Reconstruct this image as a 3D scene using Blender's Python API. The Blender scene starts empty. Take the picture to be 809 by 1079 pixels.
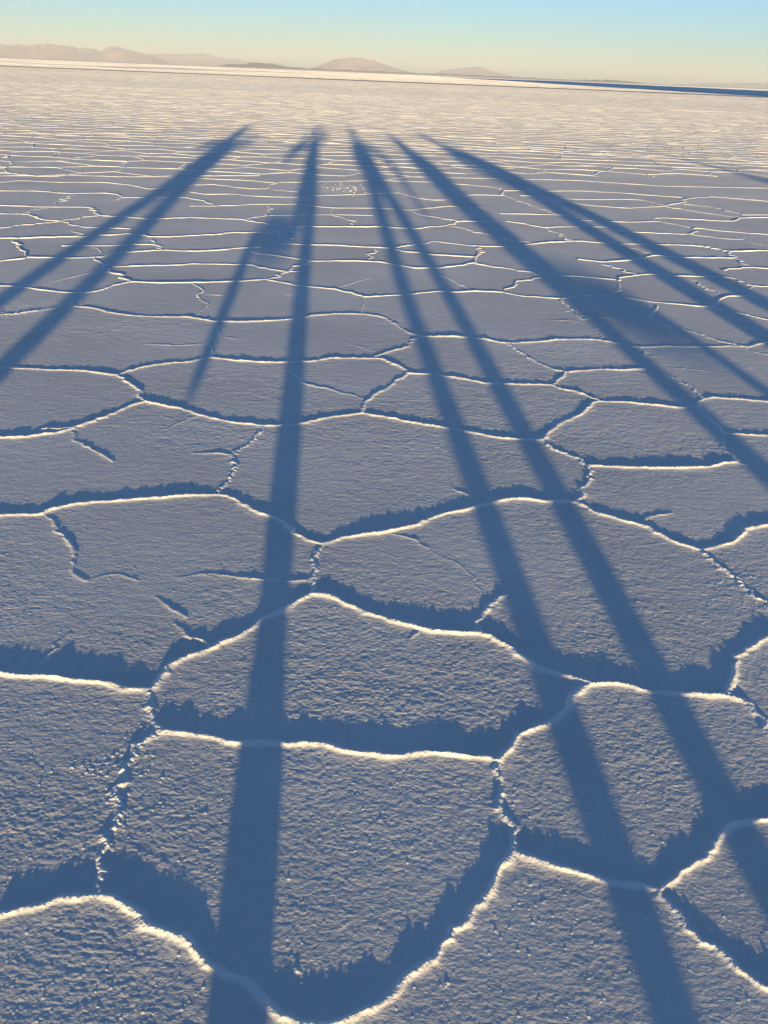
import bpy, bmesh, math, random, time
_t0 = time.time()
import numpy as np
from mathutils import Vector, Matrix
from mathutils.geometry import delaunay_2d_cdt

random.seed(7); RNG = np.random.default_rng(11)
SC = bpy.context.scene
COL = SC.collection
R = math.radians

# ------------------------------------------------------------------ photo geometry
PW, PH, FPX = 809.0, 1079.0, 1059.0
ROLL = R(2.34); PITCH = R(23.616); HC = 1.55
AZ = R(-4.2); ELEV = R(2.8); TE = math.tan(ELEV)      # direction the shadows fall, height of the sun
def g(px, py):
    """pixel of the photograph -> point of the level salt flat"""
    x = px-PW/2; y = -(py-PH/2)
    xr = x*math.cos(ROLL)-y*math.sin(ROLL); yr = x*math.sin(ROLL)+y*math.cos(ROLL)
    f = FPX*math.cos(PITCH)+yr*math.sin(PITCH); z = -FPX*math.sin(PITCH)+yr*math.cos(PITCH)
    t = HC/-z
    return (xr*t, f*t)
def uv(u, s, z=0.0):
    """across / along the shadows -> world"""
    return Vector((u*math.cos(AZ)+s*math.sin(AZ), -u*math.sin(AZ)+s*math.cos(AZ), z))

# ------------------------------------------------------------------ noise
_P = RNG.random(65536)
def vn(x, y, seed=0):
    x = np.asarray(x, float); y = np.asarray(y, float)
    xi = np.floor(x).astype(np.int64); yi = np.floor(y).astype(np.int64)
    fx = x-xi; fy = y-yi
    fx = fx*fx*fx*(fx*(fx*6-15)+10); fy = fy*fy*fy*(fy*(fy*6-15)+10)
    def h(a, b):
        k = (a*73856093) ^ (b*19349663) ^ (seed*83492791+977)
        k = (k ^ (k >> 13))*1274126177
        return _P[(k ^ (k >> 16)) & 65535]
    a = h(xi, yi); b = h(xi+1, yi); c = h(xi, yi+1); d = h(xi+1, yi+1)
    return ((a+(b-a)*fx)*(1-fy)+(c+(d-c)*fx)*fy)*2-1
def rot(x, y, a):
    return x*math.cos(a)-y*math.sin(a), x*math.sin(a)+y*math.cos(a)

# ------------------------------------------------------------------ materials
def new_mat(name):
    m = bpy.data.materials.new(name); m.use_nodes = True
    nt = m.node_tree; b = nt.nodes['Principled BSDF']
    return m, nt, b
def plain(name, col, rough=0.8, var=0.12, scale=30, bump=0.0, spec=0.3):
    m, nt, b = new_mat(name)
    tc = nt.nodes.new('ShaderNodeTexCoord'); n = nt.nodes.new('ShaderNodeTexNoise')
    n.inputs['Scale'].default_value = scale; n.inputs['Detail'].default_value = 4
    nt.links.new(tc.outputs['Object'], n.inputs['Vector'])
    r = nt.nodes.new('ShaderNodeValToRGB')
    r.color_ramp.elements[0].color = tuple(c*(1-var) for c in col)+(1,)
    r.color_ramp.elements[1].color = tuple(min(1, c*(1+var)) for c in col)+(1,)
    r.color_ramp.elements[0].position = .3; r.color_ramp.elements[1].position = .7
    nt.links.new(n.outputs['Fac'], r.inputs['Fac']); nt.links.new(r.outputs['Color'], b.inputs['Base Color'])
    b.inputs['Roughness'].default_value = rough; b.inputs['Specular IOR Level'].default_value = spec
    if bump:
        bp = nt.nodes.new('ShaderNodeBump'); bp.inputs['Distance'].default_value = bump; bp.inputs['Strength'].default_value = 1
        nt.links.new(n.outputs['Fac'], bp.inputs['Height']); nt.links.new(bp.outputs['Normal'], b.inputs['Normal'])
    return m
def salt_material():
    m, nt, b = new_mat('salt_crust')
    L = nt.links
    geo = nt.nodes.new('ShaderNodeNewGeometry')
    def noise(scale, det=2, rough=.5, sx=1, sy=1):
        mp = nt.nodes.new('ShaderNodeMapping'); mp.inputs['Scale'].default_value = (sx, sy, 1)
        L.new(geo.outputs['Position'], mp.inputs['Vector'])
        n = nt.nodes.new('ShaderNodeTexNoise'); n.inputs['Scale'].default_value = scale
        n.inputs['Detail'].default_value = det; n.inputs['Roughness'].default_value = rough
        L.new(mp.outputs['Vector'], n.inputs['Vector']); return n
    big = noise(.9, 6, .62); ramp = nt.nodes.new('ShaderNodeValToRGB')
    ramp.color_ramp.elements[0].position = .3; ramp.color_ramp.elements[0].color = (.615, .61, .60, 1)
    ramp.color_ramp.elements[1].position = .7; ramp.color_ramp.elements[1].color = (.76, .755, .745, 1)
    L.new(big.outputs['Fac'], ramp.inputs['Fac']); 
    at = nt.nodes.new('ShaderNodeAttribute'); at.attribute_name = 'clean_and_sunlit_salt'  # white ridge salt, plus painted crystal glints and far sunlit brightness
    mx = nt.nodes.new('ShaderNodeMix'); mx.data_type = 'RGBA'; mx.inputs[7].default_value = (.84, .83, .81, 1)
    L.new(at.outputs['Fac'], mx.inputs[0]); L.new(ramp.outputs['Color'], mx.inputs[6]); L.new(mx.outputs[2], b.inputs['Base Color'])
    b.inputs['Roughness'].default_value = .75
    b.inputs['Diffuse Roughness'].default_value = .2
    b.inputs['Specular IOR Level'].default_value = .12
    fine = noise(100, 3, .6, .85, 1); 
    bp = nt.nodes.new('ShaderNodeBump'); bp.inputs['Strength'].default_value = 1.0
    bp.inputs['Distance'].default_value = SALT_BUMP
    L.new(fine.outputs['Fac'], bp.inputs['Height'])
    mid = noise(26, 5, .65, .7, 1); b2 = nt.nodes.new('ShaderNodeBump'); b2.inputs['Strength'].default_value = 1.0
    b2.inputs['Distance'].default_value = .0030
    L.new(mid.outputs['Fac'], b2.inputs['Height']); L.new(b2.outputs['Normal'], bp.inputs['Normal'])
    L.new(bp.outputs['Normal'], b.inputs['Normal'])
    return m
SALT_BUMP = .0016
SALT = salt_material()

# ------------------------------------------------------------------ tagging
def link(o, parent=None):
    COL.objects.link(o)
    if parent: o.parent = parent
    return o
def struct(o, kind='structure', label=None, cat=None):
    o['kind'] = kind
    if label: o['label'] = label
    if cat: o['category'] = cat
    return o
def mesh_np(name, co, quads, smooth=None, tris=None):
    me = bpy.data.meshes.new(name)
    nq = len(quads); ntri = 0 if tris is None else len(tris)
    me.vertices.add(len(co)); me.vertices.foreach_set('co', np.ascontiguousarray(co, np.float32).ravel())
    idx = quads.ravel()
    if ntri: idx = np.concatenate([idx, tris.ravel()])
    me.loops.add(len(idx)); me.loops.foreach_set('vertex_index', idx.astype(np.int32))
    me.polygons.add(nq+ntri)
    st = np.arange(nq)*4
    if ntri: st = np.concatenate([st, nq*4+np.arange(ntri)*3])
    me.polygons.foreach_set('loop_start', st.astype(np.int32))
    if smooth is not None: me.polygons.foreach_set('use_smooth', smooth)
    me.update(calc_edges=True); me.validate()
    return me

# ------------------------------------------------------------------ the network of salt ridges (traced from the photograph, in its pixels)
# (strength, crumbliness, points)
T = """
1 .1 0,965 35,957 65,948 100,943 118,945 150,965 180,987 205,1015 228,1025 255,1035 280,1055 298,1069 320,1077 345,1082 362,1079 400,1057 430,1030 460,1000 490,972 495,955 520,925 541,898
.5 .1 283,1066 262,1074 240,1090 215,1140
.9 .1 541,898 570,908 600,915 635,926 660,932 695,938 700,950 720,967 745,990 770,1013 790,1027 809,1040 850,1070
.8 .1 695,938 712,925 730,910 745,898 757,880 775,867 790,866 809,862 860,856
.8 .5 541,898 541,880 534,860 538,838 531,818 525,803
1 .1 525,803 505,798 480,795 450,793 420,797 395,796 365,792 340,786 320,784 295,785 265,784 240,781 215,775 190,772 168,772
1 .2 525,803 540,790 547,775 560,768 585,758 597,742 612,727 622,722
1 .1 622,722 650,721 675,727 700,731 730,733 762,735 785,745 800,757 815,775 850,795
1 .1 767,732 775,715 776,697 785,685 809,673 850,668
1 .1 622,721 600,713 570,705 545,690 525,677 505,668 480,667 455,665 435,660 410,653 385,645 360,635 345,628 328,627
1 .2 328,627 310,637 290,650 270,660 250,672 225,682 205,692 185,703 170,718 160,728
1.1 .1 160,728 140,727 120,723 95,720 70,718 45,715 20,712 0,708 -50,700
.8 .6 158,730 163,750 170,770
.7 1 168,772 150,785 140,803 137,820 128,838 122,855 113,875 107,895 102,915 100,930 104,943
.7 .5 328,627 330,612 338,600 335,590 338,574
1 .2 338,574 320,568 305,553 290,545 270,540 255,530 240,523 230,522
1 .1 338,574 360,568 385,564 405,563 440,552 470,543 500,535 525,528 550,526 575,529 607,530
1 .1 230,522 205,522 180,524 150,526 120,528 95,530 70,533 55,538 45,542 20,543 0,543 -50,540
.55 .3 48,543 58,557 68,572 77,585 72,595 78,605 90,612
.18 .2 90,612 110,606 130,605 145,612
.35 .1 190,609 210,605 228,604 245,608 270,611 300,613 325,612
.35 .1 165,630 180,640 195,650
.45 .1 185,658 200,668 215,675 220,682
.25 .2 73,668 65,680 58,692 40,702
.65 .8 230,521 240,505 250,493 248,480 255,472 268,465 277,455 277,449
.35 .1 203,478 225,478 247,480
1 .1 277,449 250,446 225,441 210,437 190,431 170,426 153,423
.25 0 175,452 195,443 210,438
1 .1 153,423 130,430 110,439 90,447 75,452 45,452
1 .1 78,451 55,456 30,460 0,461 -50,463
.5 .2 75,452 83,463 97,472 113,481 118,486
.8 .3 153,423 147,412 135,403 124,396
.9 .1 124,395 100,392 80,390 50,389 30,388 0,388 -50,387
.8 .1 124,395 150,387 175,383 200,381 215,377 224,377
1 .1 224,377 250,380 275,382 300,382 325,381 350,378 400,378 415,383 425,390 429,394
.7 .1 446,355 437,358 430,364 415,370 400,374 395,376
.2 0 358,360 380,366 398,372
.9 .1 429,394 455,395 480,398 510,404 530,405 560,405 581,406 590,410 605,413 631,422
.9 .2 429,394 412,408 400,413 385,421 383,432 382,436
.9 .1 382,436 355,439 320,446 300,449 277,449
.5 .2 310,386 312,395 315,401 325,405 350,412 370,417 382,421
1 .1 382,436 400,439 430,445 460,450 490,455 515,460 540,463 572,464
.9 .2 572,464 580,457 592,445 610,437 625,425 631,423
.8 .7 572,464 590,475 607,485 619,491
1.1 .1 619,491 660,493 700,494 740,492 765,488 775,487
.8 .7 619,491 622,505 612,515 609,530
.9 .1 631,423 660,424 690,427 720,430 735,428 740,422 750,419 780,421 809,423 860,425
.6 .2 735,428 745,438 755,450 765,457 
.7 .1 765,457 809,459 860,460
.5 .4 763,458 762,468 772,480 778,488 809,495 850,500
1 .1 607,530 625,540 650,547 675,553 690,562 710,572 738,580
.45 .1 675,552 690,544 708,541
.1 .1 675,575 700,572 
.9 .1 738,580 760,576 775,568 785,558 809,554 860,550
.8 .8 738,580 755,597 775,610 790,620 805,633 815,645 850,668
.7 .4 505,667 512,655 518,640 520,632 533,628
.25 .2 431,678 438,667 444,662
.3 .1 410,563 435,568 450,578
.15 .3 450,578 480,595 503,612 507,625
.45 .1 475,512 485,520 500,527
.8 .1 227,339 262,339 308,337 330,333 350,331 385,331 400,334 410,337 420,345 430,351 446,355
.9 .1 446,355 480,355 505,357 525,361 533,362 560,361 590,358 609,358 630,358 650,362 672,366
.7 .1 533,362 548,372 565,383 585,390 600,392 590,400 581,406
.8 .1 600,392 634,389 655,390 680,389
.5 .9 674,366 680,378 692,388 705,397 722,405 735,415 740,420
.25 .2 703,387 725,389 745,391
.7 .1 672,366 700,365 735,366 770,365 790,366 800,363 809,361 850,358
.5 .5 785,366 800,372 850,382
.8 .9 -40,334 0,331 15,331 35,328 60,324 80,323
.8 .1 80,323 100,325 120,330 143,333 175,334 200,334 227,339
.25 .4 143,334 138,341 125,347 105,352
.5 .5 88,309 85,318 80,323
.9 .1 -40,300 0,301 20,302 40,305 65,308 88,309 105,306 125,300 138,297 170,298 200,298 230,297 260,296 283,294
.5 .4 200,334 210,330 218,325 220,320 212,314 210,310 216,306 208,302 203,299
.2 0 218,322 235,322
.2 0 216,310 235,311
.7 .1 283,294 300,287 315,280 328,275
.8 .1 282,295 310,300 335,303 352,305 370,309 383,313
.8 .1 383,313 400,312 435,310 460,307 480,308 500,307 530,308
.7 .2 530,308 550,312 580,314 592,315 597,323 609,332 614,337 624,335
.5 .5 383,313 382,322 378,327 383,330
.3 .1 355,305 370,298 390,293
.5 .5 228,339 229,350 222,358 218,363 222,372 224,377
.4 .1 150,362 180,364 200,363 218,362
.3 .1 229,354 245,356 256,358
.2 .1 0,361 20,358
.25 .1 300,311 320,306 
.25 .1 560,328 600,328 
.25 .1 575,337 609,338
.7 .1 531,306 548,297 570,292
.7 .1 400,276 435,283 460,283 501,277
.7 .1 501,278 548,285 570,290 609,291 649,295
.6 .6 504,259 504,270 501,277
.7 .1 415,262 457,254 499,259 538,260 558,257 600,254 609,254 653,257 713,258 745,260 767,265 809,264 850,266
.6 .1 415,263 449,268 501,271
.4 .6 454,285 482,299 496,306
.7 .1 400,239 432,241 472,238 486,233 524,234
.5 .1 432,221 442,226 484,233
.6 .1 400,219 432,221 472,217 510,219
.6 .1 474,238 504,245 538,253 558,255
.6 .1 420,203 432,207 457,211 482,209 494,205 531,206
.6 .1 531,201 531,206 548,212 583,225 600,228
.6 .1 526,225 583,226 609,229
.6 .1 533,233 573,240 600,239 636,239 658,244 728,247 733,240 767,244 809,247 850,249
.5 .1 573,240 600,252 609,255
.8 .1 -30,251 0,251 32,251 91,249 138,246 158,250 200,249 249,245 293,245 301,239 309,239 400,239
.8 .1 -30,277 0,275 27,271 69,272 99,271 111,268 133,266 171,263 200,265 240,263 262,261 299,257 331,258 363,259 400,261 415,262
.6 .5 18,252 17,262 27,270
.4 .4 74,243 82,245 85,254
.4 .4 96,258 106,267
.6 .1 65,259 111,259 158,257 160,253
.6 .1 160,257 171,263
.6 .1 -30,244 0,241 25,237 64,233 87,229 106,227
.6 .1 -30,224 0,225 30,226 42,231 64,233 87,239 138,241
.7 .1 -30,216 0,216 49,218 91,218 101,221 106,227 136,229 165,231 200,229 254,231 269,234 299,239
.5 .1 20,226 49,218 74,208 82,204
.6 .1 -30,200 0,201 37,201 74,204 106,203 126,205 130,208 116,213
.6 .1 130,208 200,208 227,217
.6 .1 -30,193 0,192 25,190 64,192 109,192 138,195 158,199
.6 .1 -30,186 0,185 37,185 72,184 124,186 173,186 200,187 230,189 262,190 292,193
.7 .3 114,286 138,296
.5 .3 99,271 114,279 115,286
.35 .1 44,301 64,294 99,287 114,287
.6 .1 119,281 160,280 200,278 259,279 282,284 301,286 319,286
.6 .1 264,265 299,271 328,275 373,275 400,276
.5 .1 293,245 306,254 308,257
.6 .1 200,217 227,217 277,215 314,215 348,219 400,219
.6 .1 282,217 286,220 282,226 257,231
.6 .1 284,227 348,226 371,233 373,238
.5 .1 351,220 348,226
.5 .1 348,226 393,227
.6 .1 200,202 215,205 244,204 272,207 314,208 336,206 368,205 393,204 420,203
.6 .1 158,199 200,195 225,194 262,199 279,199 294,192 314,192
.4 .1 286,200 314,202
.5 .5 394,262 392,270 388,274
.7 .1 609,273 634,276 666,274 691,269 708,271 772,272
.6 .5 770,265 772,272
.5 .1 653,257 688,268
.5 .1 634,278 671,289
.7 .1 651,296 661,292 681,289 718,291 765,292 794,301 809,302 850,306
.5 .5 650,296 650,304 646,311
.7 .1 592,315 609,312 646,312 683,318 747,324 753,322 757,315 765,312 790,312 809,315 850,320
.4 .3 794,302 790,308 786,312
.5 .1 728,247 767,252 782,252
.4 .2 782,248 782,252 809,260
.6 .1 609,232 656,234 695,233 728,240
.6 .1 695,233 695,229 767,233 782,229 809,229 850,231
.6 .1 600,213 609,215 656,219 698,217 708,215 720,214 724,209 747,207 809,212 850,214
.5 .1 548,206 609,210 671,210 698,216
.5 .1 698,217 742,224 770,228 780,229
.5 .1 720,215 750,218 782,226 809,226 850,227
.6 .1 531,201 609,201 653,203 718,208
.6 .1 762,285 792,281 809,283 850,286
.5 .1 772,272 792,281
.3 .9 725,293 757,309
.3 .9 713,274 740,280
.7 .1 609,332 624,335 683,335 693,323
.6 .4 683,336 713,346 738,353 762,361 787,366
.6 .1 747,324 782,331 809,337 850,344
.4 .5 624,335 628,345 634,354 633,357
.5 .1 314,192 400,190 460,192 520,197 531,201
.5 .1 400,190 430,186 520,188 609,190 700,196 809,198
"""
lines = []          # (strength, crumble, Nx2 ground points)
for row in T.strip().splitlines():
    f = row.split()
    pts = [tuple(float(q) for q in p.split(',')) for p in f[2:]]
    lines.append((float(f[0])*(1.25 if max(p[1] for p in pts) < 300 else 1), float(f[1]), np.array([g(*p) for p in pts])))

def refine(P, step, amp, seed):
    """resample with small sideways wander"""
    out = [P[0]]
    for a, b in zip(P[:-1], P[1:]):
        d = np.hypot(*(b-a)); r = max(1.0, math.hypot(*((a+b)/2)))
        n = max(1, int(round(d/step(r))))
        for k in range(1, n+1): out.append(a+(b-a)*k/n)
    Q = np.array(out)
    if len(Q) < 3: return Q
    # smooth corners once, keep ends
    S = Q.copy(); S[1:-1] = Q[1:-1]*.5+(Q[:-2]+Q[2:])*.25
    t = np.gradient(S, axis=0); L = np.hypot(t[:, 0], t[:, 1])+1e-9
    n = np.stack([-t[:, 1]/L, t[:, 0]/L], 1)
    env = np.minimum(1, np.minimum(np.arange(len(S)), np.arange(len(S))[::-1])/3.0)
    w = vn(S[:, 0]*9, S[:, 1]*9, seed)*1.0+vn(S[:, 0]*28, S[:, 1]*28, seed+1)*.5
    al = np.abs(t[:, 0]*math.sin(AZ)+t[:, 1]*math.cos(AZ))/L       # seams running with the sun are the crookedest
    w = w+.35*vn(S[:, 0]*70, S[:, 1]*70, seed+2)
    return S+n*(w*env*amp*(.8+1.9*al**2))[:, None]

# the same kind of net beyond and beside the part that was traced
def inside_traced(x, y):
    # project the ground point back into the photograph
    z = -HC
    yr = y*math.sin(PITCH)+z*math.cos(PITCH); fw = y*math.cos(PITCH)-z*math.sin(PITCH)
    fw = np.maximum(fw, 1e-3)
    xr = x/fw*FPX; yr = yr/fw*FPX
    px = xr*math.cos(ROLL)+yr*math.sin(ROLL)+PW/2; py = -(-xr*math.sin(ROLL)+yr*math.cos(ROLL))+PH/2
    return (px > -22) & (px < 830) & (py > 186) & (py < 1120) & (y > .3)
def voronoi_edges(xmin, xmax, ymin, ymax, sp, keep):
    nx = int((xmax-xmin)/sp)+1; ny = int((ymax-ymin)/sp)+1
    X, Y = np.meshgrid(np.arange(nx), np.arange(ny), indexing='ij')
    X = xmin+(X+.5*(Y % 2)+RNG.uniform(-.42, .42, X.shape))*sp; Y = ymin+(Y+RNG.uniform(-.42, .42, Y.shape))*sp
    pts = np.stack([X.ravel(), Y.ravel()], 1)
    pts = pts[keep(pts[:, 0], pts[:, 1])]
    _, _, faces, _, _, _ = delaunay_2d_cdt([Vector(p) for p in pts], [], [], 0, 1e-6)
    Fc = np.array(faces)
    A, B, Cc = pts[Fc[:, 0]], pts[Fc[:, 1]], pts[Fc[:, 2]]
    d = 2*(A[:, 0]*(B[:, 1]-Cc[:, 1])+B[:, 0]*(Cc[:, 1]-A[:, 1])+Cc[:, 0]*(A[:, 1]-B[:, 1]))
    a2, b2, c2 = (A**2).sum(1), (B**2).sum(1), (Cc**2).sum(1)
    ux = (a2*(B[:, 1]-Cc[:, 1])+b2*(Cc[:, 1]-A[:, 1])+c2*(A[:, 1]-B[:, 1]))/d
    uy = (a2*(Cc[:, 0]-B[:, 0])+b2*(A[:, 0]-Cc[:, 0])+c2*(B[:, 0]-A[:, 0]))/d
    cc = np.stack([ux, uy], 1)
    E = {}
    out = []
    for i, f in enumerate(faces):
        for k in range(3):
            e = (f[k], f[(k+1) % 3]); e = (min(e), max(e))
            if e in E: out.append((E[e], i))
            else: E[e] = i
    out = np.array(out)
    P0, P1 = cc[out[:, 0]], cc[out[:, 1]]
    L = np.hypot(*(P1-P0).T)
    m = (L < sp*2.2) & (L > .02)
    return P0[m], P1[m]
def sector(r0, r1, half):
    def k(x, y):
        r = np.hypot(x, y); a = np.abs(np.arctan2(x, y))
        return (r > r0) & (r < r1) & (a < half)
    return k
far = []
for (r0, r1, half, sp) in ((0, 26, R(180), .95), (23.5, 75, R(42), .85), (72.5, 150, R(33), .95), (147, 204, R(32), 1.4), (217, 460, R(31), 3.4), (452, 1500, R(30), 11.0)):  # two outermost bands are added, coarse, to brighten the far flat
    if half > 3: P0, P1 = voronoi_edges(-28, 28, -28, 28, sp, lambda x, y: np.hypot(x, y) < 27)
    else:
        w = r1*math.sin(half)
        P0, P1 = voronoi_edges(-w, w, r0*math.cos(half), r1+2, sp, sector(r0, r1+1.5, half))
    M = (P0+P1)/2; r = np.hypot(M[:, 0], M[:, 1])
    ok = (r >= (r0+1.2 if r0 else 0)) & (r < r1) & ~inside_traced(M[:, 0], M[:, 1])
    ok &= ~((r < 19) & (inside_traced(P0[:, 0], P0[:, 1]) | inside_traced(P1[:, 0], P1[:, 1])))
    ok &= ~((r < 1.6) & (M[:, 1] < .9))
    far += list(zip(P0[ok], P1[ok]))
for a, b in far:
    dd = (b-a)/np.hypot(*(b-a)); st = (.6+.5*RNG.random())*(.8+.2*abs(dd[0])); lines.append((st, .1 if RNG.random() < .8 else .6, np.array([a, b])))
print('ridge lines', len(lines), round(time.time()-_t0, 1))

# crumbs: loose salt lumps.  (pixel x, y, spread x, spread y, count, size)
CR = [(120, 812, 45, 14, 130, 1.1), (150, 775, 22, 22, 60, 1), (128, 838, 10, 35, 60, 1.3), (303, 925, 1, 1, 1, 1.8), (310, 1022, 8, 4, 6, 1.3),
      (262, 462, 12, 8, 50, 1), (165, 500, 30, 8, 30, .8), (545, 487, 40, 12, 90, .9), (590, 480, 22, 10, 60, 1), (362, 198, 26, 5, 450, 1.0), (15, 328, 22, 5, 60, 2.2),
      (720, 405, 20, 12, 60, 1), (775, 612, 28, 20, 70, 1), (700, 970, 40, 14, 40, 1), (340, 640, 25, 8, 40, .8), (90, 620, 80, 40, 60, .8), (210, 850, 60, 60, 15, .8),
      (455, 850, 80, 40, 60, .7), (650, 850, 60, 60, 60, .7), (600, 620, 150, 60, 150, .7), (400, 740, 120, 40, 100, .7), (700, 700, 90, 40, 60, .7), (410, 480, 120, 40, 100, .7),
      (60, 860, 60, 60, 30, .8), (80, 1020, 90, 50, 25, .9), (430, 1040, 60, 30, 15, .9), (560, 960, 60, 50, 60, .8), (330, 880, 90, 70, 50, .7), (560, 760, 30, 20, 20, .8), (540, 845, 8, 30, 40, 1)]
crumbs = []
for (x, y, sx, sy, n, sz) in CR:
    for k in range(int(n*.6)+1):
        px = x+RNG.normal()*sx*.6; py = min(1110, max(190, y+RNG.normal()*sy*.6))
        gx, gy = g(px, py); crumbs.append((gx, gy, sz*(.5+.8*RNG.random()**2)))

for k in range(1500):
    gx, gy = g(RNG.uniform(-30, 840), 560+560*RNG.random()); crumbs.append((gx, gy, .35+.45*RNG.random()**3))  # tiny scattered crumbs added as crystal glints

# ------------------------------------------------------------------ the salt flat: one polar sheet, fine in front of the viewer
half = R(33); NA = 1200
a_f = np.linspace(-half, half, NA+1)
a_c = np.linspace(half, 2*math.pi-half, 90)[1:-1]
ang = np.concatenate([a_f, a_c]); NC = len(ang)
rad = [.25, .5, .75, .95, 1.1]
while rad[-1] < 7.6: rad.append(rad[-1]+.0022+.0012*max(0, rad[-1]-1.2))
nfine = len(rad)
while rad[-1] < 1800: rad.append(rad[-1]*1.035)
while rad[-1] < 46000: rad.append(rad[-1]*1.18)
rad = np.array(rad); NR = len(rad)
dth = a_f[1]-a_f[0]
RR, AA = np.meshgrid(rad, ang, indexing='ij')
X = RR*np.sin(AA); Y = RR*np.cos(AA)
Z = np.zeros_like(X)
fz = np.zeros_like(X, bool); fz[:nfine, :NA+1] = True
# broad unevenness of the plates
und = .0022*vn(X/1.7, Y/1.7, 3)+.0009*vn(X/.55, Y/.55, 4)
Z += und*np.clip((200-RR)/150, 0, 1)
# beyond the track swells are added to the flat so it catches more sun
for sd, lam, am in ((5, 45, .22), (6, 17, .16)): Z += am*(vn(X/lam/1.6, Y/lam, sd)-.3)*np.clip((RR-222)/60, 0, 1)*np.clip((4000-RR)/2500, 0, 1)
# grain of the crust
xf, yf, rf = X[:nfine, :NA+1], Y[:nfine, :NA+1], RR[:nfine, :NA+1]
gr = np.zeros_like(xf)
cell = np.maximum(rf*dth, .0022+.0012*np.maximum(0, rf-1.2))
patch = np.clip(.8+.5*vn(xf*1.3, yf*1.3, 71)+.35*vn(xf*4, yf*4, 72), .3, 1.7)
for lam, amp, sd in ((.06, .00025, 20), (.025, .0002, 21), (.0125, .00026, 22), (.0068, .00023, 23), (.0042, .00012, 24)):
    wgt = np.clip((lam/cell-1.0)/.9, 0, 1)
    a, b = rot(xf, yf, .3+sd*.37)
    a, b = rot(a/lam+.4*vn(xf/lam*.7, yf/lam*.7, sd+9), b/lam, -(.3+sd*.37))
    gr += amp*wgt*vn(a*.85, b, sd)
gr *= patch*1.35
# ridges as relief
relief = np.zeros_like(xf); crumb_glint = np.zeros_like(xf)
def stamp(ax, ay, bx, by, rad_inf, fn):
    r = [math.hypot(ax, ay), math.hypot(bx, by)]
    rlo, rhi = min(r)-rad_inf, max(r)+rad_inf
    # closest approach of the chord can be nearer than its ends
    if rhi < 1.1 or rlo > 7.6: return
    t = [math.atan2(ax, ay), math.atan2(bx, by)]
    if abs(t[0]-t[1]) > 1: return
    m = math.asin(min(1, rad_inf/max(.9, min(r)-.0)))*1.1
    i0 = max(0, np.searchsorted(rad, rlo-.01)); i1 = min(nfine, np.searchsorted(rad, rhi+.01))
    j0 = max(0, int((min(t)-m+half)/dth)); j1 = min(NA+1, int((max(t)+m+half)/dth)+2)
    if i1 <= i0 or j1 <= j0: return
    x = xf[i0:i1, j0:j1]; y = yf[i0:i1, j0:j1]
    dx, dy = bx-ax, by-ay; L2 = dx*dx+dy*dy+1e-12
    k = np.clip(((x-ax)*dx+(y-ay)*dy)/L2, 0, 1)
    d = np.hypot(x-ax-k*dx, y-ay-k*dy)
    fn(slice(i0, i1), slice(j0, j1), x, y, d)
print('base', round(time.time()-_t0, 1))
strips = []
for li, (st, cr, P) in enumerate(lines):
    rmin = np.hypot(P[:, 0], P[:, 1]).min(); rmax = np.hypot(P[:, 0], P[:, 1]).max()
    step = lambda r: .02 if r < 8 else (.05 if r < 12 else (.1 if r < 20 else (.22 if r < 45 else (.45 if r < 90 else (.9 if r < 450 else 4)))))
    Q = refine(P, step, .008 if rmin < 8 else (.022 if rmin < 40 else .05), 40+li % 7)
    rq = np.hypot(Q[:, 0], Q[:, 1]); aq = np.abs(np.arctan2(Q[:, 0], Q[:, 1]))
    near = (rq < 7.45) & (rq > 1.12) & (aq < half-.01)
    H0 = .0061*st**.8; w0 = .0078*(.55+.45*st)
    n = len(Q)
    taper = np.ones(n)
    if st < .6 and cr < .9 and n > 3:                       # spurs die out at one end
        taper = np.interp(np.arange(n), [0, n*.5, n-1], [.35, 1, .8])
    for k in range(n-1):
        if near[k] or near[k+1]:
            tp = (taper[k]+taper[k+1])/2
            def fn(si, sj, x, y, d, tp=tp):
                lump = 1+.06*vn(x/.011, y/.011, 31)+.17*vn(x/.035, y/.035, 32)+.12*vn(x/.08, y/.08, 38)+.3*vn(x/.2, y/.2, 33)+.12*vn(x/.022, y/.022, 39)
                if cr > .3: lump = lump*(1-.3*cr)+cr*(.38*np.clip(vn(x/.013, y/.013, 34)*1.8, -.5, 2)+.12+.4*vn(x/.006, y/.006, 36))
                w = w0*(1+.4*vn(x/.05, y/.05, 35)+.2*vn(x/.018, y/.018, 37))*(1+.25*cr)
                q = d/w
                h = H0*tp*lump*(.78*np.exp(-q**2*.9)+.22*np.exp(-(q/3.2)**2))
                relief[si, sj] = np.maximum(relief[si, sj], h)
            stamp(Q[k][0], Q[k][1], Q[k+1][0], Q[k+1][1], w0*6, fn)
    # the rest become raised strips
    k = 0
    while k < n-1:
        if not (near[k] and near[k+1]):
            k2 = k
            while k2 < n-1 and not (near[k2] and near[k2+1]): k2 += 1
            strips.append((H0*taper[k:k2+1], w0, cr, Q[k:k2+1])); k = k2
        else: k += 1
print('stamped', round(time.time()-_t0, 1))
crl = []
for (cx, cy, sz) in crumbs:
    if 1.15 < math.hypot(cx, cy) < 7.4:
        s = sz
        def fn(si, sj, x, y, d, s=s):
            crumb_glint[si, sj] = np.maximum(crumb_glint[si, sj], np.exp(-(d/(.0030*s))**2)*min(1, .6+.5*s))
            relief[si, sj] = np.maximum(relief[si, sj], .0014*s*np.exp(-(d/(.0030*s))**2))
        stamp(cx, cy, cx+.0005, cy, .02, fn)
    else: crl.append((cx, cy, sz))
fade = np.clip((7.55-rf)/.3, 0, 1)
Z[:nfine, :NA+1] += relief*fade+gr*fade*(1-.6*np.clip(relief/.004, 0, 1))+relief*fade*(.13*vn(xf/.0065, yf/.0065, 51)+.11*vn(xf/.0036, yf/.0036, 52))
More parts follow.
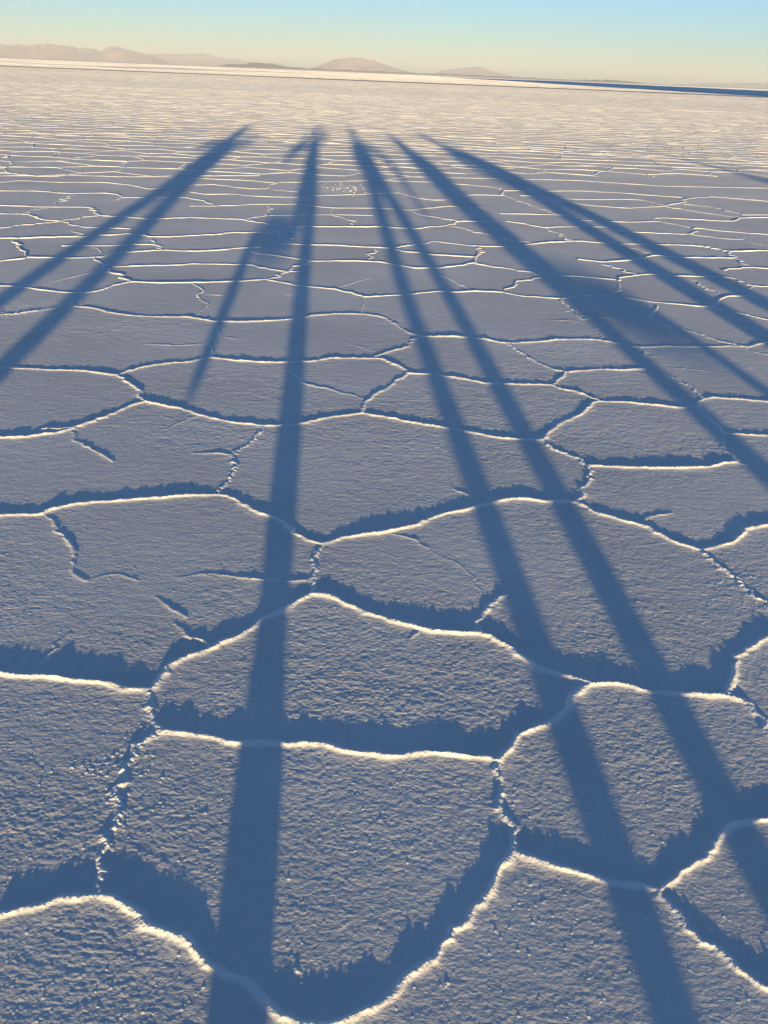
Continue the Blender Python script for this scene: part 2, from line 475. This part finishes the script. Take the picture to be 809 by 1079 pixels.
co = np.stack([X.ravel(), Y.ravel(), Z.ravel()], 1)
i = np.arange(NR-1)[:, None]*NC; j = np.arange(NC)[None, :]; jn = (j+1) % NC
quads = np.stack([(i+j).ravel(), (i+NC+j).ravel(), (i+NC+jn).ravel(), (i+jn).ravel()], 1)   # clockwise angle -> normal up after flip
quads = quads[:, ::-1]
ctr = len(co); co = np.vstack([co, [[0, 0, 0]]])
tr = np.stack([np.full(NC, ctr), np.arange(NC), (np.arange(NC)+1) % NC], 1)[:, ::-1]
smooth = np.zeros((NR-1, NC), bool); smooth[nfine:, :] = True
smooth = smooth.ravel()
# strips
def ground_z(x, y):
    r = np.hypot(x, y)
    return (.0022*vn(x/1.7, y/1.7, 3)+.0009*vn(x/.55, y/.55, 4))*np.clip((200-r)/150, 0, 1)
sv, sq = [], []; base = len(co)
groups = {}
for (H, w, cr, Q) in strips:
    if len(Q) >= 2: groups.setdefault(len(Q), []).append((H, w, Q))
for n, G in groups.items():
    m = len(G); Q = np.array([q[2] for q in G]); H = np.array([q[0] for q in G]); w = np.array([q[1] for q in G])[:, None]
    t = np.gradient(Q, axis=1)
    L = np.hypot(t[..., 0], t[..., 1])+1e-9; nn = np.stack([-t[..., 1]/L, t[..., 0]/L], -1)
    x, y = Q[..., 0], Q[..., 1]; r = np.hypot(x, y)
    hh = H*(1+np.clip((r-6)/14,0,1)*.35-np.clip((r-35)/60,0,1)*.68+np.clip((r-205)/10,0,1)*2+np.clip((r-452)/10,0,1)*9)*(1+.3*vn(x*23, y*23, 61)+.3*vn(x*3, y*3, 62))*.95  # outermost ridges made oversized so the far flat looks sunlit
    ww = w*(1.15+np.clip((r-6)/14,0,1)*.25+np.clip((r-205)/10,0,1)*5+np.clip((r-452)/10,0,1)*18)*(1+.3*vn(x*7, y*7, 63))
    z = ground_z(x, y); V4 = []
    for off, hz_ in ((-1.5, None), (-.35, 1), (.35, 1), (1.5, None)):
        p = Q+nn*(off*ww)[..., None]
        V4.append(np.concatenate([p, (z-.0015 if hz_ is None else z+hh)[..., None]], -1))
    V4 = np.stack(V4, 1)                         # m, 4, n, 3
    sv.append(V4.reshape(-1, 3))
    kk = np.arange(n-1); one = np.concatenate([np.stack([c*n+kk, (c+1)*n+kk, (c+1)*n+kk+1, c*n+kk+1], 1)[:, ::-1] for c in range(3)])
    sq.append((one[None]+base+(np.arange(m)*4*n)[:, None, None]).reshape(-1, 4))
    base += 4*n*m
for (cx, cy, sz) in crl:                        # far crumbs as little four sided lumps
    s = .006*sz; z = 0
    v = np.array([[cx-s, cy-s, -.001], [cx+s, cy-s, -.001], [cx+s, cy+s, -.001], [cx-s, cy+s, -.001], [cx-s*.4, cy-s*.4, s*.9], [cx+s*.4, cy-s*.4, s*.9], [cx+s*.4, cy+s*.4, s*.8], [cx-s*.4, cy+s*.4, s*.8]])
    sv.append(v)
    sq.append(np.array([[0, 1, 5, 4], [1, 2, 6, 5], [2, 3, 7, 6], [3, 0, 4, 7], [4, 5, 6, 7]])+base); base += 8
co = np.vstack([co]+sv); sqa = np.vstack(sq)
allq = np.vstack([quads, sqa]); smooth = np.concatenate([smooth, np.zeros(len(sqa), bool), np.zeros(len(tr), bool)])
gme = mesh_np('salt_flat', co, allq, smooth, tr)
at_ = gme.attributes.new('clean_and_sunlit_salt', 'FLOAT', 'POINT')
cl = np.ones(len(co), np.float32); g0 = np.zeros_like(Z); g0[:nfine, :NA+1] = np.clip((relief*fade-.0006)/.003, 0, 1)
g0[:nfine, :NA+1] = np.maximum(g0[:nfine, :NA+1], crumb_glint)  # glints painted as paler colour on the crumbs
g0 = np.maximum(g0, 0.35*np.clip((RR-190)/60, 0, 1)); cl[:g0.size] = g0.ravel(); cl[g0.size] = 0  # distant salt paled, its sunlit brightness put into the colour
at_.data.foreach_set('value', cl)
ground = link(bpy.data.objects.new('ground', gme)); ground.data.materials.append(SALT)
struct(ground, label='white salt flat broken into polygons by raised salt ridges', cat='salt flat')
print('ground verts', len(co), round(time.time()-_t0, 1))

# ------------------------------------------------------------------ damp track far out on the salt
def strip_mesh(name, s0, s1, u0, u1, z, n=120, wob=3.0):
    uu = np.linspace(u0, u1, n); vs = []
    for k, s in enumerate((s0, s1)):
        off = wob*vn(uu/60, uu*0+k*3.7, 81)
        for u, o in zip(uu, off): vs.append((u, s+o, z))
    q = np.array([[k, k+1, n+k+1, n+k] for k in range(n-1)])
    return mesh_np(name, np.array(vs), q)
TRACK = plain('damp_salt', (.33, .27, .25), .9, .15, .3)
tr_ = link(bpy.data.objects.new('track', strip_mesh('track', 202, 219, -330, 330, .012))); tr_.data.materials.append(TRACK)
struct(tr_, label='thin dark vehicle track crossing the far salt flat', cat='track')

# ------------------------------------------------------------------ mountains
def hz(x): return np.interp(x, [-200, 0, 200, 400, 600, 700, 809, 1000], [61, 63.2, 66.8, 72.3, 81.5, 88.5, 97, 112])
def azim(x):  # azimuth on the horizon of photo column x
    y = 76.1+.0409*(x-402); xx = x-PW/2; yy = -(y-PH/2)
    xr = xx*math.cos(ROLL)-yy*math.sin(ROLL); yr = xx*math.sin(ROLL)+yy*math.cos(ROLL)
    f = FPX*math.cos(PITCH)+yr*math.sin(PITCH); return math.atan2(xr, f), math.hypot(xr, f)
def mountain(prof, dist, depth, mat, seed, label):
    xs = np.linspace(prof[0][0], prof[-1][0], max(40, int((prof[-1][0]-prof[0][0])*1.2)))
    top = np.interp(xs, [p[0] for p in prof], [p[1] for p in prof])
    top = top+.75*vn(xs/5.5, xs*0+.5, seed+3)+.4*vn(xs/2.2, xs*0+.5, seed+4)
    nv = 48; co = []; n = len(xs)
    for k in range(nv):
        t = k/(nv-1); env = math.sin(math.pi*min(t, 1)) if t < .5 else math.sin(math.pi*t)
        env = max(0, env)**.9
        for x, ty in zip(xs, top):
            a, m = azim(x); d = dist+depth*(t-.5)
            H = max(0, hz(x)-ty)/1330*dist
            rr = d
            gx, gy = rr*math.sin(a), rr*math.cos(a)
            gl = 1+.5*float(vn(np.array([gx/(dist*.012)]), np.array([gy/(dist*.05)]), seed)[0])*(1-env)+.3*float(vn(np.array([gx/(dist*.004)]), np.array([gy/(dist*.015)]), seed+1)[0])*(1-env*.7)
            co.append((gx, gy, -2+(H+2)*env*gl))
    q = np.array([[k*n+i, k*n+i+1, (k+1)*n+i+1, (k+1)*n+i] for k in range(nv-1) for i in range(n-1)])
    me = mesh_np('mountain', np.array(co), q, np.ones(len(q), bool))
    o = link(bpy.data.objects.new('mountain', me)); me.materials.append(mat)
    struct(o, label=label, cat='mountain')
    return o
ROCKP = plain('mountain_rock', (.62, .35, .33), .95, .3, .0012)
ROCKD = plain('foothill_rock', (.30, .15, .11), .95, .25, .002)
mountain([(-140, 66), (-80, 54), (-40, 53), (0, 51), (20, 50), (35, 50.5), (50, 48.6), (62, 49), (75, 50.5), (95, 52.3), (108, 54.5), (114, 51), (122, 48.8), (130, 50.5), (140, 53.5), (150, 56), (162, 58), (172, 62), (180, 67)],
         26000, 5000, ROCKP, 101, 'long pale pink mountain range, leftmost on the horizon')
mountain([(140, 66), (155, 58), (170, 56), (185, 55.4), (200, 55.2), (212, 54.4), (222, 55.4), (228, 58), (245, 60), (262, 63), (275, 64), (290, 63), (300, 66), (320, 70)],
         33000, 5000, ROCKP, 111, 'faint flat topped pink ridge right of the leftmost range')
mountain([(225, 68.5), (240, 66), (258, 64.8), (270, 63.4), (285, 63.8), (300, 67), (330, 69), (400, 71.2), (450, 73.6), (520, 76.5), (600, 81), (640, 84)],
         15000, 2600, ROCKD, 121, 'low reddish foothill line along the middle of the horizon')
mountain([(320, 70), (335, 66.4), (345, 62.5), (358, 58), (372, 56.2), (382, 57), (392, 59.4), (402, 62), (412, 66.5), (425, 70), (435, 73), (440, 75)],
         24000, 4000, ROCKP, 131, 'lone rounded mountain in the middle of the horizon')
mountain([(452, 75), (466, 71), (478, 68.4), (490, 67), (503, 67.4), (514, 69.5), (526, 73.6), (540, 77.6), (548, 80)],
         29000, 4000, ROCKP, 141, 'small rounded mountain right of the lone middle mountain')
mountain([(590, 81.5), (610, 81), (640, 82), (655, 83.8), (690, 88), (720, 90)], 15000, 2000, ROCKD, 151, 'very low reddish rise towards the right of the horizon')
mountain([(700, 91), (725, 89.4), (745, 89), (770, 90), (790, 90.5), (815, 93), (850, 98), (900, 104)], 34000, 5000, ROCKP, 161, 'faint low blue hills at the far right of the horizon')

# hill behind the viewer whose shadow reaches out over the flat on the right
def hill():
    n, m = 90, 60; co = []
    for k in range(m):
        t = k/(m-1)
        for i_ in range(n):
            q = i_/(n-1); u = HILL_U[0]+(HILL_U[1]-HILL_U[0])*q; s = -460+300*t
            e = max(0, math.sin(math.pi*t))**.7*min(1, q/.10)**.7*min(1, (1-q)/.22)**.8
            zz = HILL_H*e*(.86+.14*float(vn(np.array([u/38]), np.array([s/38]), 91)[0]))
            p = uv(u, s); co.append((p.x, p.y, zz-.3))
    q = np.array([[k*n+i_, k*n+i_+1, (k+1)*n+i_+1, (k+1)*n+i_] for k in range(m-1) for i_ in range(n-1)])
    me = mesh_np('hill', np.array(co), q, np.ones(len(q), bool)); o = link(bpy.data.objects.new('hill', me)); me.materials.append(ROCKD)
    struct(o, label='dark rocky island hill rising from the salt', cat='hill')
HILL_U = (80, 330); HILL_H = 72
hill()

# ------------------------------------------------------------------ people, out of frame behind the viewer; their shadows fill the picture
SKIN = plain('skin', (.45, .27, .19), .6, .06, 40)
HAIRD = plain('dark_hair', (.035, .022, .015), .6, .3, 120)
HAIRL = plain('brown_hair', (.13, .075, .035), .6, .3, 120)
def cloth(n, c): return plain(n, c, .92, .14, 60, .002)
def skin_mesh(name, V, E, Rd, mat, parent, sub=2, root=0):
    me = bpy.data.meshes.new(name); me.from_pydata(V, E, []); o = bpy.data.objects.new(name, me); COL.objects.link(o)
    md = o.modifiers.new('s', 'SKIN'); md.use_smooth_shade = True; md.branch_smoothing = .3
    sl = me.skin_vertices[0].data
    for k, r in enumerate(Rd):
        sl[k].radius = r if isinstance(r, tuple) else (r, r); sl[k].use_root = (k == root)
    s = o.modifiers.new('d', 'SUBSURF'); s.levels = sub; s.render_levels = sub
    dg = bpy.context.evaluated_depsgraph_get(); nm = bpy.data.meshes.new_from_object(o.evaluated_get(dg))
    bpy.data.objects.remove(o); bpy.data.meshes.remove(me)
    nm.name = name; nm.materials.clear(); nm.materials.append(mat)
    for p in nm.polygons: p.use_smooth = True
    o = bpy.data.objects.new(name, nm); return link(o, parent)
def chain(V, E, Rd, pts, rad, start=None):
    last = start
    for p, r in zip(pts, rad):
        V.append(tuple(p)); Rd.append(r)
        if last is not None: E.append((last, len(V)-1))
        last = len(V)-1
    return last
def make_person(u0, s0, J, label, top, low, hair, shoes, longhair=False, rad=None):
    """J: joints in (u, v, z) metres, u across, v forward; standing at the Empty"""
    K = dict(hipw=.10, waist=.13, chest=.155, thigh=.075, shin=.05, ank=.04, upper=.045, fore=.036)
    if rad: K.update(rad)
    JK, TK = 1.27, 1.22          # clothes are fuller than the limbs in them
    root = bpy.data.objects.new('person', None); COL.objects.link(root)
    root.location = uv(u0, s0); root.rotation_euler = (0, 0, -AZ)
    root['label'] = label; root['category'] = 'person'; root['group'] = 'friends standing in a row with the sun behind them'
    P = {k: Vector(v) for k, v in J.items()}
    # ---- body: one skinned surface
    V, E, Rd = [], [], []
    pel = chain(V, E, Rd, [P['pelvis']], [(min(.14, K['hipw']*.9), .085)])
    mid = P['pelvis'].lerp(P['neck'], .38)
    w = chain(V, E, Rd, [mid], [(min(.12, K['waist']*.85), .075)], pel)
    c = chain(V, E, Rd, [P['pelvis'].lerp(P['neck'], .78)], [(min(.14, K['chest']*.85), .08)], w)
    nk = chain(V, E, Rd, [P['neck'], P['neck'].lerp(P['head'], .45)], [.058, .052], c)
    hd = P['head']
    h1 = chain(V, E, Rd, [hd+Vector((0, .012, -.045)), hd+Vector((0, 0, .02)), hd+Vector((0, -.008, .075))], [(.062, .07), (.073, .088), (.05, .062)], nk)
    mh = h1-1
    chain(V, E, Rd, [hd+Vector((0, .095, -.015)), hd+Vector((0, .115, -.03))], [.012, .011], mh)          # nose
    for sx in (-1, 1): chain(V, E, Rd, [hd+Vector((sx*.082, -.005, -.005))], [.012], mh)                     # ears
    legs, arms = {}, {}
    for sd, sx in (('L', -1), ('R', 1)):
        hip = P['pelvis']+Vector((sx*K['hipw']*.62, 0, -.05))
        kn, an, toe = P['kn'+sd], P['an'+sd], P['toe'+sd]
        chain(V, E, Rd, [hip, hip.lerp(kn, .5), kn, kn.lerp(an, .35), an, an.lerp(toe, .55), toe],
              [K['thigh'], K['thigh']*.82, K['shin']*1.0, K['shin']*.95, K['ank']*.8, .035, .026], pel)
        legs[sd] = (hip, kn, an, toe)
        sh = P['sh'+sd]; el = P['el'+sd]; ha = P['ha'+sd]
        wr = el.lerp(ha, .86)
        k = chain(V, E, Rd, [sh, sh.lerp(el, .5), el, el.lerp(wr, .5), wr, ha+(ha-wr)*.35], [.05, K['upper']*.85, K['fore'], K['fore']*.85, .024, (.034, .018)], c)
        d = (ha-wr).normalized(); side = d.cross(Vector((0, 1, 0)))
        if side.length < .2: side = d.cross(Vector((0, 0, 1)))
        side.normalize(); nrm = d.cross(side).normalized(); pc = Vector(V[k])
        for q, ln in ((-1.5, .058), (-.5, .074), (.5, .078), (1.5, .068)):
            b0 = pc+side*(q*.017)+d*.035
            chain(V, E, Rd, [b0, b0+d*ln*.5+nrm*.008, b0+d*ln*.85+nrm*.028], [.009, .008, .007], k)
        b0 = pc+side*(.030)-d*.01
        chain(V, E, Rd, [b0, b0+side*.018+d*.03+nrm*.012], [.011, .009], k)
        arms[sd] = (sh, el, wr)
    skin_mesh('body', V, E, Rd, SKIN, root, 1)
    # ---- jacket
    V, E, Rd = [], [], []
    a = chain(V, E, Rd, [P['pelvis']+Vector((0, 0, -.07)), P['pelvis']+Vector((0, 0, .06))], [(K['hipw']*JK*1.05, .135), (K['hipw']*JK, .13)])
    b = chain(V, E, Rd, [mid], [(K['waist']*JK, .125)], a)
    cc = chain(V, E, Rd, [P['pelvis'].lerp(P['neck'], .78)], [(K['chest']*JK, .135)], b)
    chain(V, E, Rd, [P['neck']], [.07], cc)
    for sd in 'LR':
        sh, el, wr = arms[sd]
        chain(V, E, Rd, [sh, sh.lerp(el, .5), el, el.lerp(wr, .5), wr.lerp(el, .06)], [.07, K['upper']*1.4, K['upper']*1.3, K['fore']*1.4, .04], cc)
    skin_mesh('jacket', V, E, Rd, top, root)
    # ---- trousers
    V, E, Rd = [], [], []
    a = chain(V, E, Rd, [P['pelvis'].lerp(P['neck'], .22), P['pelvis']], [(K['hipw']*.95, .1), (K['hipw']*1.08, .12)])
    for sd in 'LR':
        hip, kn, an, toe = legs[sd]
        chain(V, E, Rd, [hip, hip.lerp(kn, .5), kn, kn.lerp(an, .45), an.lerp(kn, .08)], [K['thigh']*1.1*TK, K['thigh']*.98*TK, K['shin']*1.2*TK, K.get('calf'+sd, K['shin'])*1.15*TK, K.get('hem'+sd, K['ank'])*1.15*TK], a)
    skin_mesh('trousers', V, E, Rd, low, root)
    for sd in 'LR':
        hip, kn, an, toe = legs[sd]; V, E, Rd = [], [], []
        dn = (toe-an).normalized(); up = (kn-an).normalized()
        chain(V, E, Rd, [an+up*.07, an+up*.0, an.lerp(toe, .5), toe, toe+dn*.02], [K['ank']*1.35, .066, (.058, .048), (.05, .037), (.03, .022)])
        skin_mesh('shoe', V, E, Rd, shoes, root)
    # ---- hair
    V, E, Rd = [], [], []
    q = chain(V, E, Rd, [hd+Vector((0, -.03, -.02)), hd+Vector((0, -.025, .045)), hd+Vector((0, -.015, .095))], [(.115, .085), (.112, .105), (.075, .075)])
    if longhair: chain(V, E, Rd, [hd+Vector((0, -.075, -.08)), hd+Vector((0, -.09, -.18)), hd+Vector((0, -.085, -.25))], [(.08, .035), (.07, .03), (.03, .015)], 0)
    skin_mesh('hair', V, E, Rd, hair, root)
    return root
def stand(h, hl, hr, spread, depth=.12):
    """ordinary standing legs"""
    return dict(knL=(hl*.9, .02, h*.5), anL=(hl, 0, .09), toeL=(hl-.03, depth+.04, .035), knR=(hr*.9, .02, h*.5), anR=(hr, 0, .09), toeR=(hr+.03, depth+.04, .035))
C1 = cloth('red_jacket_cloth', (.35, .03, .03)); C2 = cloth('blue_jacket_cloth', (.03, .08, .25)); C3 = cloth('grey_jacket_cloth', (.16, .16, .17))
C4 = cloth('green_jacket_cloth', (.05, .14, .07)); C5 = cloth('orange_jacket_cloth', (.45, .15, .03)); C6 = cloth('black_jacket_cloth', (.02, .02, .022))
J1 = cloth('denim', (.05, .08, .15)); J2 = cloth('khaki', (.25, .2, .13)); J3 = cloth('dark_trouser_cloth', (.03, .03, .035)); SHOE = cloth('boot_leather', (.06, .04, .03))

# 1: elbows out, hands at the chest, feet apart
make_person(-2.0, -1.5, dict(pelvis=(0, 0, .86), neck=(-.02, 0, 1.33), head=(-.09, 0, 1.50), shL=(-.17, 0, 1.25), shR=(.15, 0, 1.25),
    elL=(-.56, .02, 1.20), haL=(-.14, .16, 1.14), elR=(.52, -.02, 1.28), haR=(.10, .16, 1.15), knL=(-.21, .04, .47), anL=(-.19, 0, .09), toeL=(-.22, .16, .035),
    knR=(.26, .04, .47), anR=(.33, 0, .09), toeR=(.36, .16, .035)), 'person in red jacket with both elbows lifted out sideways, leftmost of the row', C1, J1, HAIRD, SHOE, True, rad=dict(hipw=.19, waist=.22, chest=.26, thigh=.085, shin=.055, upper=.04, fore=.032))
# 2: the photographer on one leg, other shin held out sideways
make_person(-.13, -.25, dict(pelvis=(-.03, 0, .86), neck=(-.02, 0, 1.30), head=(.02, .0, 1.47), shL=(-.12, 0, 1.24), shR=(.08, 0, 1.24),
    elL=(-.55, .02, .98), haL=(-.10, .20, 1.44), elR=(.30, .10, 1.36), haR=(.19, .20, 1.50), knL=(-.13, .06, .53), anL=(-.52, -.02, .53), toeL=(-.52, -.02, .27),
    knR=(.0, .03, .48), anR=(0, 0, .09), toeR=(.0, .16, .035)), 'person in grey jacket holding a compact camera, balancing on one leg', C3, J3, HAIRL, SHOE, rad=dict(hipw=.115, waist=.11, chest=.12, thigh=.07, shin=.046, ank=.042, calfL=.066, hemL=.075))
# 3: feet apart, hand on hip
make_person(.86, -2.0, dict(pelvis=(0, 0, .90), neck=(.02, 0, 1.40), head=(.0, 0, 1.59), shL=(-.13, 0, 1.33), shR=(.18, 0, 1.33),
    elL=(-.17, .02, 1.08), haL=(-.10, .12, .92), elR=(.47, -.04, 1.10), haR=(.42, .02, .80), knL=(-.20, .03, .48), anL=(-.20, 0, .09), toeL=(-.23, .16, .035),
    knR=(.14, .03, .48), anR=(.10, 0, .09), toeR=(.13, .16, .035)), 'person in blue jacket standing with feet apart, one arm held away from the hip', C2, J2, HAIRD, SHOE, rad=dict(hipw=.15, waist=.15, chest=.17, thigh=.07, shin=.044))
# 4: on one leg, shin held out to the right
make_person(1.9, -3.0, dict(pelvis=(0, 0, .88), neck=(.03, 0, 1.28), head=(-.01, 0, 1.46), shL=(-.11, 0, 1.22), shR=(.18, 0, 1.22),
    elL=(-.12, .06, 1.0), haL=(-.13, .12, .84), elR=(.18, .08, 1.0), haR=(.14, .14, .86), knL=(.07, .03, .5), anL=(.07, 0, .09), toeL=(.07, .16, .035),
    knR=(.16, .06, .53), anR=(.58, -.02, .50), toeR=(.62, -.02, .24)), 'person in green jacket balancing on the left leg with the right shin held out', C4, J1, HAIRL, SHOE, True,
    rad=dict(hipw=.17, waist=.10, chest=.16, thigh=.08, shin=.056, ank=.055))
# 5: feet wide apart
make_person(3.15, -2.0, dict(pelvis=(.06, 0, .93), neck=(-.2, 0, 1.32), head=(-.33, 0, 1.50), shL=(-.37, 0, 1.27), shR=(-.03, 0, 1.25),
    elL=(-.38, .04, 1.05), haL=(-.20, .12, .90), elR=(.1, .02, 1.02), haR=(.22, .08, .82), knL=(-.11, .04, .5), anL=(-.13, 0, .09), toeL=(-.16, .16, .035),
    knR=(.36, .04, .5), anR=(.40, 0, .09), toeR=(.43, .16, .035)), 'person in orange jacket leaning sideways with feet wide apart', C5, J2, HAIRD, SHOE,
    rad=dict(hipw=.19, waist=.19, chest=.18, thigh=.12, shin=.085, ank=.07))
# 6: far to the right
make_person(8.13, -9.0, dict(pelvis=(0, 0, .88), neck=(.04, 0, 1.40), head=(.10, 0, 1.58), shL=(-.17, 0, 1.33), shR=(.24, 0, 1.33),
    elL=(-.28, .02, 1.06), haL=(-.24, .08, .84), elR=(.28, .02, 1.06), haR=(.24, .08, .84), knL=(-.1, .03, .48), anL=(-.12, 0, .09), toeL=(-.14, .16, .035),
    knR=(.1, .03, .48), anR=(.12, 0, .09), toeR=(.14, .16, .035)), 'person in black jacket standing apart, farthest to the right', C6, J3, HAIRD, SHOE, rad=dict(hipw=.23, waist=.24, chest=.27, thigh=.11, shin=.08, upper=.06))

# compact camera in the photographer's hands
def compact_camera():
    root = bpy.data.objects.new('compact_camera', None); COL.objects.link(root); root.location = (0, -.045, HC-.002)
    root['label'] = 'small silver compact camera held up in front of the face'; root['category'] = 'camera'
    bm = bmesh.new(); bmesh.ops.create_cube(bm, size=1); bmesh.ops.scale(bm, vec=(.095, .02, .056), verts=bm.verts)
    bmesh.ops.bevel(bm, geom=bm.edges[:], offset=.004, segments=3, affect='EDGES')
    me = bpy.data.meshes.new('case'); bm.to_mesh(me); bm.free(); me.materials.append(plain('silver_plastic', (.5, .5, .52), .35, .03, 20)); link(bpy.data.objects.new('case', me), root)
    bm = bmesh.new(); bmesh.ops.create_cone(bm, cap_ends=True, segments=32, radius1=.02, radius2=.017, depth=.014, matrix=Matrix.Translation((0, .0172, 0)) @ Matrix.Rotation(R(-90), 4, 'X'))
    me = bpy.data.meshes.new('lens_barrel'); bm.to_mesh(me); bm.free(); me.materials.append(plain('black_plastic', (.02, .02, .02), .4, .05, 20)); link(bpy.data.objects.new('lens_barrel', me), root)
compact_camera()

# ------------------------------------------------------------------ air
bm = bmesh.new(); bmesh.ops.create_cube(bm, size=1)
bmesh.ops.scale(bm, vec=(96000, 96000, 424), verts=bm.verts); bmesh.ops.translate(bm, vec=(0, 0, 424/2-4), verts=bm.verts)
me = bpy.data.meshes.new('haze'); bm.to_mesh(me); bm.free()
haze = link(bpy.data.objects.new('haze', me)); haze['kind'] = 'stuff'; haze['label'] = 'thin pale haze over the distant flat'; haze['category'] = 'haze'
hm = bpy.data.materials.new('haze_air'); hm.use_nodes = True; nt = hm.node_tree; nt.nodes.remove(nt.nodes['Principled BSDF'])
pv = nt.nodes.new('ShaderNodeVolumePrincipled'); pv.inputs['Color'].default_value = (.80, .89, 1.0, 1); pv.inputs['Density'].default_value = 5.5e-5
pv.inputs['Anisotropy'].default_value = -0.06
nt.links.new(pv.outputs['Volume'], nt.nodes['Material Output'].inputs['Volume']); me.materials.append(hm)

# ------------------------------------------------------------------ light and sky
w = bpy.data.worlds.new('World'); SC.world = w; w.use_nodes = True; nt = w.node_tree
sky = nt.nodes.new('ShaderNodeTexSky'); sky.sky_type = 'NISHITA'; sky.sun_disc = False
sky.sun_elevation = ELEV; sky.sun_rotation = R(175.8); sky.altitude = 3650; sky.air_density = 1.0; sky.dust_density = .6; sky.ozone_density = 2.9
bg = nt.nodes['Background']; bg.inputs['Strength'].default_value = .107
nt.links.new(sky.outputs['Color'], bg.inputs['Color'])
sl = bpy.data.lights.new('sun', 'SUN'); sl.energy = 5.0; sl.angle = R(.53); sl.color = (1, .74, .37)
so = link(bpy.data.objects.new('sun', sl))
tosun = Vector((-math.sin(AZ)*math.cos(ELEV), -math.cos(AZ)*math.cos(ELEV), math.sin(ELEV)))
so.rotation_euler = tosun.to_track_quat('Z', 'Y').to_euler(); so.location = (0, -5, 20)

# ------------------------------------------------------------------ camera
cd = bpy.data.cameras.new('camera'); cam = link(bpy.data.objects.new('camera', cd))
cd.sensor_fit = 'HORIZONTAL'; cd.sensor_width = 36; cd.lens = 36*FPX/PW; cd.clip_start = .02; cd.clip_end = 200000
cam.matrix_world = Matrix.Translation((0, 0, HC)) @ Matrix.Rotation(math.pi/2-PITCH, 4, 'X') @ Matrix.Rotation(ROLL, 4, 'Z')
SC.camera = cam
SC.view_settings.view_transform = 'Standard'; SC.view_settings.look = 'None'; SC.view_settings.gamma = 1
SC.view_settings.use_curve_mapping = False; SC.view_settings.exposure = 1.48
